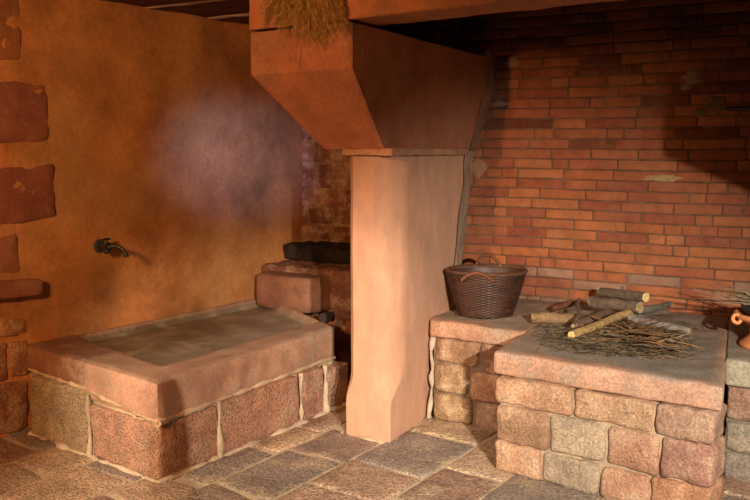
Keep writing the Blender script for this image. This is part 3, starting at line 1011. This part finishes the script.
# ------------------------------------------------------------ basket
bc = onz(485.5, 314.5, HZ + .004)
bk_ = thing('wicker_basket', bc, 'dark brown woven wicker basket with two handles standing on the hearth ledge', 'basket')
BH = .268; rb0, rb1 = .160, .240
mb = MB(); SEG = 144; ROWS = 66; vs = []; fs = []; cs = []
st_n = 36
def brad(t): return rb0 + (rb1 - rb0) * (t ** .85)
sy = .80
for j in range(ROWS + 1):
    t = j / ROWS
    rown = int(t * ROWS / 2)
    for k in range(SEG):
        a = 2 * math.pi * k / SEG
        ph = math.cos(a * st_n / 2 + (math.pi if rown % 2 else 0))
        bulge = .0035 * ph + .003 * (1 if j % 2 else -1)
        r_ = brad(t) + bulge + .004 * nz(V((math.cos(a) * 2, math.sin(a) * 2, t * 2)), 1, 3)
        vs.append(bc + V((r_ * math.cos(a), sy * r_ * math.sin(a), t * BH + .008 * t * nz(V((math.cos(a), math.sin(a), 0)), 1, 5))))
        g = .7 + .5 * noise.noise(V((rown * 1.7, a * 1.5, 0))) + .12 * (j % 2)
        cs.append((.065 * g, .026 * g, .016 * g))
for j in range(ROWS):
    for k in range(SEG):
        a_ = j * SEG + k; b_ = j * SEG + (k + 1) % SEG
        fs.append((a_, b_, b_ + SEG, a_ + SEG))
# inner surface and bottom
o = len(vs)
for j in range(13):
    t = 1 - j / 12
    for k in range(SEG):
        a = 2 * math.pi * k / SEG; r_ = brad(t) - .012
        vs.append(bc + V((r_ * math.cos(a), sy * r_ * math.sin(a), t * (BH - .004) + .004))); cs.append((.05, .022, .014))
for j in range(12):
    for k in range(SEG):
        a_ = o + j * SEG + k; b_ = o + j * SEG + (k + 1) % SEG
        fs.append((a_, b_, b_ + SEG, a_ + SEG))
fs.append(tuple(o + 12 * SEG + k for k in range(SEG))); fs.append(tuple(range(SEG))[::-1])
mb.add(vs, fs, cs); build('basket_body', mb, M_wicker, bk_)
mb = MB()
def rimpt(a, dr=0, dz=0): 
    r_ = rb1 + dr - .004; return bc + V((r_ * math.cos(a), sy * r_ * math.sin(a), BH + dz + .008 * nz(V((math.cos(a), math.sin(a), 0)), 1, 5)))
for s_ in range(3):
    pts = []
    for i in range(145):
        a = 2 * math.pi * i / 144; ph = a * 24 + s_ * 2 * math.pi / 3
        pts.append(rimpt(a, .008 * math.cos(ph), .008 * math.sin(ph) + .002))
    tube(mb, pts, .0062, 6, (.10, .042, .024), cap=False)
build('woven_rim', mb, M_wicker, bk_)
def handle(a0, a1, rise, outw, col):
    m_ = MB()
    pA_, pB_ = rimpt(a0), rimpt(a1); mid = (pA_ + pB_) / 2 - bc; od = flat(V((mid.x, mid.y, 0)))
    for s_ in range(3):
        pts = []
        for i in range(41):
            t = i / 40; ph = t * 26 + s_ * 2.09
            c = pA_.lerp(pB_, t) + Z * (rise * math.sin(math.pi * t) ** .7 - .035 * (1 - math.sin(math.pi * t))) + od * (outw * math.sin(math.pi * t) + .012)
            tn = (pB_ - pA_).normalized()
            pts.append(c + od * .0065 * math.cos(ph) + Z * .0065 * math.sin(ph))
        tube(m_, pts, .0068, 6, col)
    return build('handle', m_, M_wicker, bk_)
handle(math.radians(228), math.radians(276), .012, .012, (.15, .05, .022))
handle(math.radians(105), math.radians(58), .075, -.02, (.15, .05, .022))

# ------------------------------------------------------------ firewood
def logobj(name, p0, p1, r0, r1, bark, cut, label, sag=0, seg=18, group='firewood on the hearth', bend=.01, seed=0, cat='log', stub=False):
    mb = MB(); n = 12; pts = []; rad = []
    d = (p1 - p0); sd = d.cross(Z).normalized()
    for i in range(n + 1):
        t = i / n; p = p0.lerp(p1, t) + sd * bend * math.sin(t * 3.1 + seed) * math.sin(math.pi * t) * 2 + Z * bend * .5 * math.sin(math.pi * t)
        pts.append(p); rad.append((r0 * (1 - t) + r1 * t) * (1 + .07 * nz(V((t * 5, seed, 0)), 1, 3)))
    root = thing(name, at((p0 + p1) / 2, min(p0.z - r0, p1.z - r1)), label, cat, group)
    tube(mb, pts, rad, seg, bark, cap=False, jit=.18, seed=seed)
    if stub:
        q_ = pts[6]; tube(mb, [q_, q_ + Z * (rad[6] + .02) + sd * .01], [rad[6] * .45, rad[6] * .3], 8, bark)
    build('bark', mb, M_bark, root)
    for e, pp, rr_, dr in ((0, pts[0], rad[0], pts[0] - pts[1]), (1, pts[-1], rad[-1], pts[-1] - pts[-2])):
        m2 = MB(); dr = dr.normalized()
        tube(m2, [pp - dr * .006, pp + dr * .001, pp + dr * .003], [rr_ * .99, rr_ * .97, rr_ * .88], seg, cut, jit=.12, seed=seed)
        build('cut_end', m2, M_twig, root, sharp=40)
    return root
pale = (.72, .52, .22)
h = HZ
def hz(px, py, dz): return onz(px, py, h + dz)
logobj('firewood_log', hz(571, 335, .030), hz(634, 311, .065), .021, .024, (.42, .27, .11), pale, 'yellowish bark log slanting across the front of the firewood, pale cut end facing forward', seed=1, bend=.006)
logobj('firewood_log', hz(640, 307.5, .10), hz(592, 302, .085), .034, .037, (.15, .11, .08), (.36, .25, .13), 'thick grey bark log with a brown cut end, lower of the two end-on logs', seed=2, bend=.004)
logobj('firewood_log', hz(646, 297.5, .135), hz(600, 292, .115), .030, .029, (.14, .105, .075), (.68, .52, .25), 'grey log with a pale round cut end, topmost of the firewood pile', seed=3, bend=.004, stub=True)
logobj('firewood_log', hz(670, 304, .085), hz(628, 314, .055), .016, .026, (.13, .115, .085), (.80, .72, .45), 'greenish grey log pointing right with a small white cut tip', seed=4, bend=.01)
logobj('firewood_log', hz(531, 318, .033), hz(577, 319, .035), .031, .030, (.27, .17, .085), (.16, .09, .05), 'short brown log with stripped yellowish side, leftmost of the firewood', seed=5, bend=.006)
logobj('firewood_log', hz(574, 326, .02), hz(612, 310, .05), .022, .022, (.17, .10, .07), (.2, .12, .07), 'dull purplish brown log lying behind the yellowish log', seed=6, bend=.006)
logobj('wooden_stick', hz(573, 326, .05), hz(579, 299, .10), .011, .010, (.20, .14, .09), (.35, .25, .14), 'thin grey stick leaning up beside the leftmost log', seed=7, bend=.01, cat='stick')
logobj('firewood_log', hz(553, 309, .03), hz(572, 303, .06), .018, .022, (.13, .045, .025), (.12, .05, .03), 'small dark reddish brown stub added for the shadow behind the leftmost log', seed=8, bend=.004)  # added stub standing in for a cast shadow, in the shadow's dark colour
logobj('wooden_branch', hz(640, 318, .035), hz(668, 312, .03), .018, .016, (.15, .12, .10), (.3, .22, .13), 'dark grey branch lying under the pile toward the right', seed=9, bend=.01)
logobj('firewood_log', hz(690, 331, .020), hz(630, 319, .035), .018, .030, (.23, .20, .17), (.3, .24, .16), 'weathered ash grey log lying right of the pile behind the twigs', seed=10, bend=.01)
# kindling twigs
rr = random.Random(77)
for i in range(70):
    cx = rr.uniform(598, 676); cy = 322 + (cx - 600) * .22 + rr.uniform(-8, 12)
    an = rr.gauss(-.75, .5); ln = rr.uniform(.12, .34)
    c = hz(cx, cy, rr.uniform(.006, .06)); dirv = V((math.cos(an), math.sin(an), 0)); tl = rr.uniform(-.10, .20)
    pts = []
    for k in range(6):
        t = k / 5 - .5
        pts.append(c + dirv * (ln * t) + Z * (tl * t * .5 * ln * 4) + V((rr.gauss(0, .004), rr.gauss(0, .004), rr.gauss(0, .003))))
    for p in pts: p.z = max(p.z, h + .003)
    mb = MB(); cc = rr.choice([(.17, .09, .04), (.22, .11, .045), (.09, .055, .03), (.34, .22, .10), (.14, .11, .08), (.12, .065, .03)])
    r0 = rr.uniform(.0022, .0055)
    tube(mb, pts, [r0, r0 * .95, r0 * .9, r0 * .8, r0 * .65, r0 * .4], 6, cc)
    if rr.random() < .6:
        b0 = pts[2]; tube(mb, [b0, b0 + (dirv * .5 + V((-dirv.y, dirv.x, .3)) * rr.choice([-.4, .4])) * ln * .4], [r0 * .6, r0 * .25], 5, cc)
    tag(build('kindling_twig', mb, M_twig), 'thin dry brown twig in the kindling heap before the logs', 'twig', 'kindling twigs on the hearth')
mb = MB()
for i in range(2600):
    cx = rr.gauss(618, 36); cy = 340 + (cx - 618) * .10 + rr.gauss(0, 7.5)
    if cx < 536 or cx > 700 or cy > 356 + (cx - 618) * .05 or cy < 322: continue
    an = rr.gauss(-.3, .9); ln = rr.uniform(.02, .09)
    c = hz(cx, cy, rr.uniform(.002, .02)); dv = V((math.cos(an), math.sin(an), rr.uniform(-.1, .12)))
    pts = [c - dv * ln / 2, c + V((rr.gauss(0, .004), rr.gauss(0, .004), .003)), c + dv * ln / 2]
    for p in pts: p.z = max(p.z, h + .001)
    g = rr.uniform(.35, 1.1)
    tube(mb, pts, [.0012, .0013, .0007], 4, rr.choice([(.30 * g, .22 * g, .11 * g), (.15 * g, .11 * g, .06 * g), (.08 * g, .06 * g, .04 * g)]), cap=False)
tag(build('straw_litter', mb, M_twig), 'scattered dry straw and bark bits under the firewood', 'straw', kind='stuff')
mb = MB()
for i in range(260):
    cx = rr.gauss(672, 14); cy = 327 + rr.gauss(0, 5)
    if cy < 315: continue
    c = hz(cx, cy, .004); s_ = rr.uniform(.004, .013)
    vs = [c + V((rr.uniform(-1, 1), rr.uniform(-1, 1), rr.uniform(0, .8))) * s_ for _ in range(4)]
    for p in vs: p.z = max(p.z, h - .001)
    g = rr.uniform(.6, 1.5); mb.add(vs, [(0, 1, 2), (0, 2, 3), (0, 3, 1), (1, 3, 2)], (.12 * g, .10 * g, .085 * g))
tag(build('ash_crumbs', mb, M_coal), 'grey ash and charcoal crumbs right of the firewood', 'ash', kind='stuff')

# ------------------------------------------------------------ terracotta pot
pc = onz(772, 347, h) 
pot = thing('terracotta_brazier', pc, 'orange terracotta footed pot with ring handle at the right edge of the hearth', 'pot')
tcol = (.70, .27, .10)
prof = [(.0, 0), (.150, 0), (.158, .006), (.155, .018), (.132, .034), (.112, .055), (.106, .08), (.112, .105), (.135, .125), (.165, .140), (.183, .148), (.190, .156), (.188, .170), (.180, .174), (.172, .168), (.14, .15), (.10, .142), (0, .140)]
mb = MB(); lathe(mb, prof, 56, pc, tcol); build('pot_body', mb, M_terra, pot)
for an in (math.radians(186), math.radians(20)):
    mb = MB(); d_ = V((math.cos(an), math.sin(an), 0))
    ring(mb, pc + d_ * .195 + Z * .150, V((d_.x * .15, d_.y * .15 - .0, 1)).cross(V((0, 0, 0))) if False else V((-d_.y, d_.x, .25)), .021, .0095, tcol)
    build('ring_handle', mb, M_terra, pot)
mb = MB(); zc = .165
prof = [(.0, .150), (.10, .152), (.150, .185), (.158, .215), (.154, .217), (.142, .196), (.09, .188), (0, .186)]
lathe(mb, prof, 40, pc, (.02, .02, .02))
tag(build('iron_pan', mb, M_iron), 'black iron pan sitting in the orange terracotta pot', 'pan')
mb = MB()
for i in range(60):
    a = rr.uniform(0, 6.28); r_ = rr.uniform(0, .10); c = pc + V((r_ * math.cos(a), r_ * math.sin(a), .20 + rr.uniform(0, .015))); s_ = rr.uniform(.012, .022)
    stone(mb, [c + V(t) * s_ for t in ((-1, -1, -1), (1, -.8, -1), (1, 1, -1), (-.9, 1, -1), (-.8, -1, 1), (1, -1, .8), (.8, .9, 1), (-1, .8, .9))], (.03, .028, .027), r=.004, amp=.004, res=.03, seed=i)
tag(build('charcoal', mb, M_coal), 'black charcoal lumps in the iron pan at the right edge', 'charcoal', kind='stuff')
mb = MB()
rr = random.Random(6)
for i in range(30):
    s_ = pc + V((rr.uniform(-.05, .03), rr.uniform(-.04, .04), .222))
    ex_ = onp(rr.uniform(690, 742), rr.uniform(280, 304), pc + V((0, rr.uniform(0, .15), 0)), V((0, 1, 0)))
    m1 = s_.lerp(ex_, .5) + V((0, 0, rr.uniform(-.01, .02)))
    g = rr.uniform(.6, 1.3)
    tube(mb, [s_, m1, ex_], [.0022, .0018, .0008], 5, (.30 * g, .22 * g, .13 * g), cap=False)
tag(build('dry_brushwood', mb, M_twig), 'loose bunch of thin dry twigs sticking out left of the black pan', 'twigs')

# iron bar in the brick wall
mb = MB()
i0 = bwp(728, 109)
tube(mb, [i0 - WN * .04, i0 + WN * .05, i0 + WN * .055 + BW * .02, i0 + WN * .06 + BW * .5], [.012, .012, .013, .013], 10, (.02, .018, .016))
tag(build('iron_bar', mb, M_iron), 'black iron bar fixed to the upper right of the brick wall', 'bar')

# ------------------------------------------------------------ dried herbs hanging before the lintel
nn_ = -inA
hang = fr(312, -14) + nn_ * .03
herb = thing('dried_herb_bunch', hang, 'shaggy bunch of dried herbs hanging upside down in front of the corbel', 'herbs')
mb = MB(); rr = random.Random(12)
def strand(m_, s, e, r0, col, out, side=True):
    pts = []
    for k in range(9):
        t = k / 8
        p = s.lerp(e, t) + nn_ * (out * math.sin(math.pi * min(1, t * 1.1)) * .8) + V((rr.gauss(0, .006), rr.gauss(0, .004), 0)) * (t > 0)
        pts.append(p)
    tube(m_, pts, [r0 * (1 - .08 * k) for k in range(9)], 4, col, cap=False)
    if side:
        for k in range(2, 8):
            for _ in range(3):
                b0 = pts[k]; d_ = V((rr.uniform(-1, 1) * .03, rr.uniform(-.4, .4) * .03, -rr.uniform(.006, .04)))
                tube(m_, [b0, b0 + d_], [r0 * .6, r0 * .25], 3, tuple(c * rr.uniform(.7, 1.3) for c in col), cap=False)
for i in range(210):
    tpx = rr.gauss(312, 24); tpx = min(max(tpx, 268), 352); 
    low = 50 - abs(tpx - 322) * .45 + rr.uniform(-26, 4)
    e = fr(tpx, low) + nn_ * rr.uniform(.01, .06)
    s_ = hang + cBd * (-(tpx - 312) * .0042 + rr.gauss(0, .03)) + nn_ * rr.uniform(-.01, .03) + Z * rr.uniform(-.02, .04)
    g = rr.uniform(.5, 1.25); strand(mb, s_, e, .0017, (.50 * g, .30 * g, .10 * g), rr.uniform(.0, .05))
build('dry_stems', mb, M_twig, herb)
mb = MB()
for px_, y_ in ((297, 88), (294, 62), (300, 70), (283, 52), (326, 47), (312, 50)):
    e = fr(px_, y_) + nn_ * (.012 if y_ < 70 else .012); s_ = hang + nn_ * .01
    strand(mb, s_, e, .0014, (.40, .25, .10), .015, side=False)
build('long_stems', mb, M_twig, herb)
mb = MB(); ring(mb, hang - Z * .0, Z, .028, .007, (.3, .22, .12)); tube(mb, [hang, hang + Z * .12], .004, 6, (.3, .22, .12))
build('twine', mb, M_twig, herb)

# ------------------------------------------------------------ lights
def spot(name, loc, tgt, power, color, size, blend, rad):
    l = bpy.data.lights.new(name, 'SPOT'); l.energy = power; l.color = color; l.spot_size = math.radians(size)
    l.spot_blend = blend; l.shadow_soft_size = rad
    o = bpy.data.objects.new(name, l); C.objects.link(o); o.location = ROT @ V(loc)
    o.rotation_euler = (ROT @ (V(tgt) - V(loc))).to_track_quat('-Z', 'Y').to_euler(); return o
spot('ceiling_spot', (1.15, -.2, 1.95), (1.05, 5.0, .0), 1600, (1, .86, .70), 46, 1.0, .035)
spot('ceiling_spot', (-3.2, 1.5, 2.3), (-.50, 4.25, .25), 520, (1, .84, .65), 38, .75, .04)
spot('ceiling_spot', (1.30, -2.6, 2.6), (-.45, 4.35, .25), 1500, (1, .83, .64), 19, .6, .008)
spot('ceiling_lamp', (-2.0, .7, 2.30), (-1.55, 4.9, 1.45), 640, (1, .46, .17), 82, 1.0, .25)
spot('window_daylight', (-.9, -2.2, 2.0), tuple(lw(240, 160)), 3600, (.30, .42, 1.0), 7.5, 1.0, .1)
# unseen post added behind the viewer: throws the narrow shadow at the basin corner
mb = MB()
pp_ = V((.545, -.40, 0))
lathe(mb, [(0, 0), (.05, 0), (.05, .1), (.042, .12), (.038, 1.0), (.036, 1.72), (.032, 1.82), (.025, 1.88), (.014, 1.91), (0, 1.92)], 20, pp_, (.16, .08, .04))
tag(build('added_shadow_post', mb, M_wood), 'round-headed post added unseen behind the viewer to cast the shadow of a person', 'post')
w = bpy.data.worlds.new('world'); bpy.context.scene.world = w; w.use_nodes = True
w.node_tree.nodes['Background'].inputs[0].default_value = (.5, .35, .25, 1)
w.node_tree.nodes['Background'].inputs[1].default_value = .12

# ------------------------------------------------------------ camera and view
cd = bpy.data.cameras.new('camera'); cd.sensor_width = 36; cd.lens = F * 36 / 750
co = bpy.data.objects.new('camera', cd); C.objects.link(co); co.location = ROT @ CAM
co.rotation_euler = (math.pi / 2 - PITCH, 0, YAW); bpy.context.scene.camera = co
vs_ = bpy.context.scene.view_settings
vs_.view_transform = 'Standard'; vs_.look = 'None'; vs_.gamma = 1; vs_.exposure = 0; vs_.use_curve_mapping = False
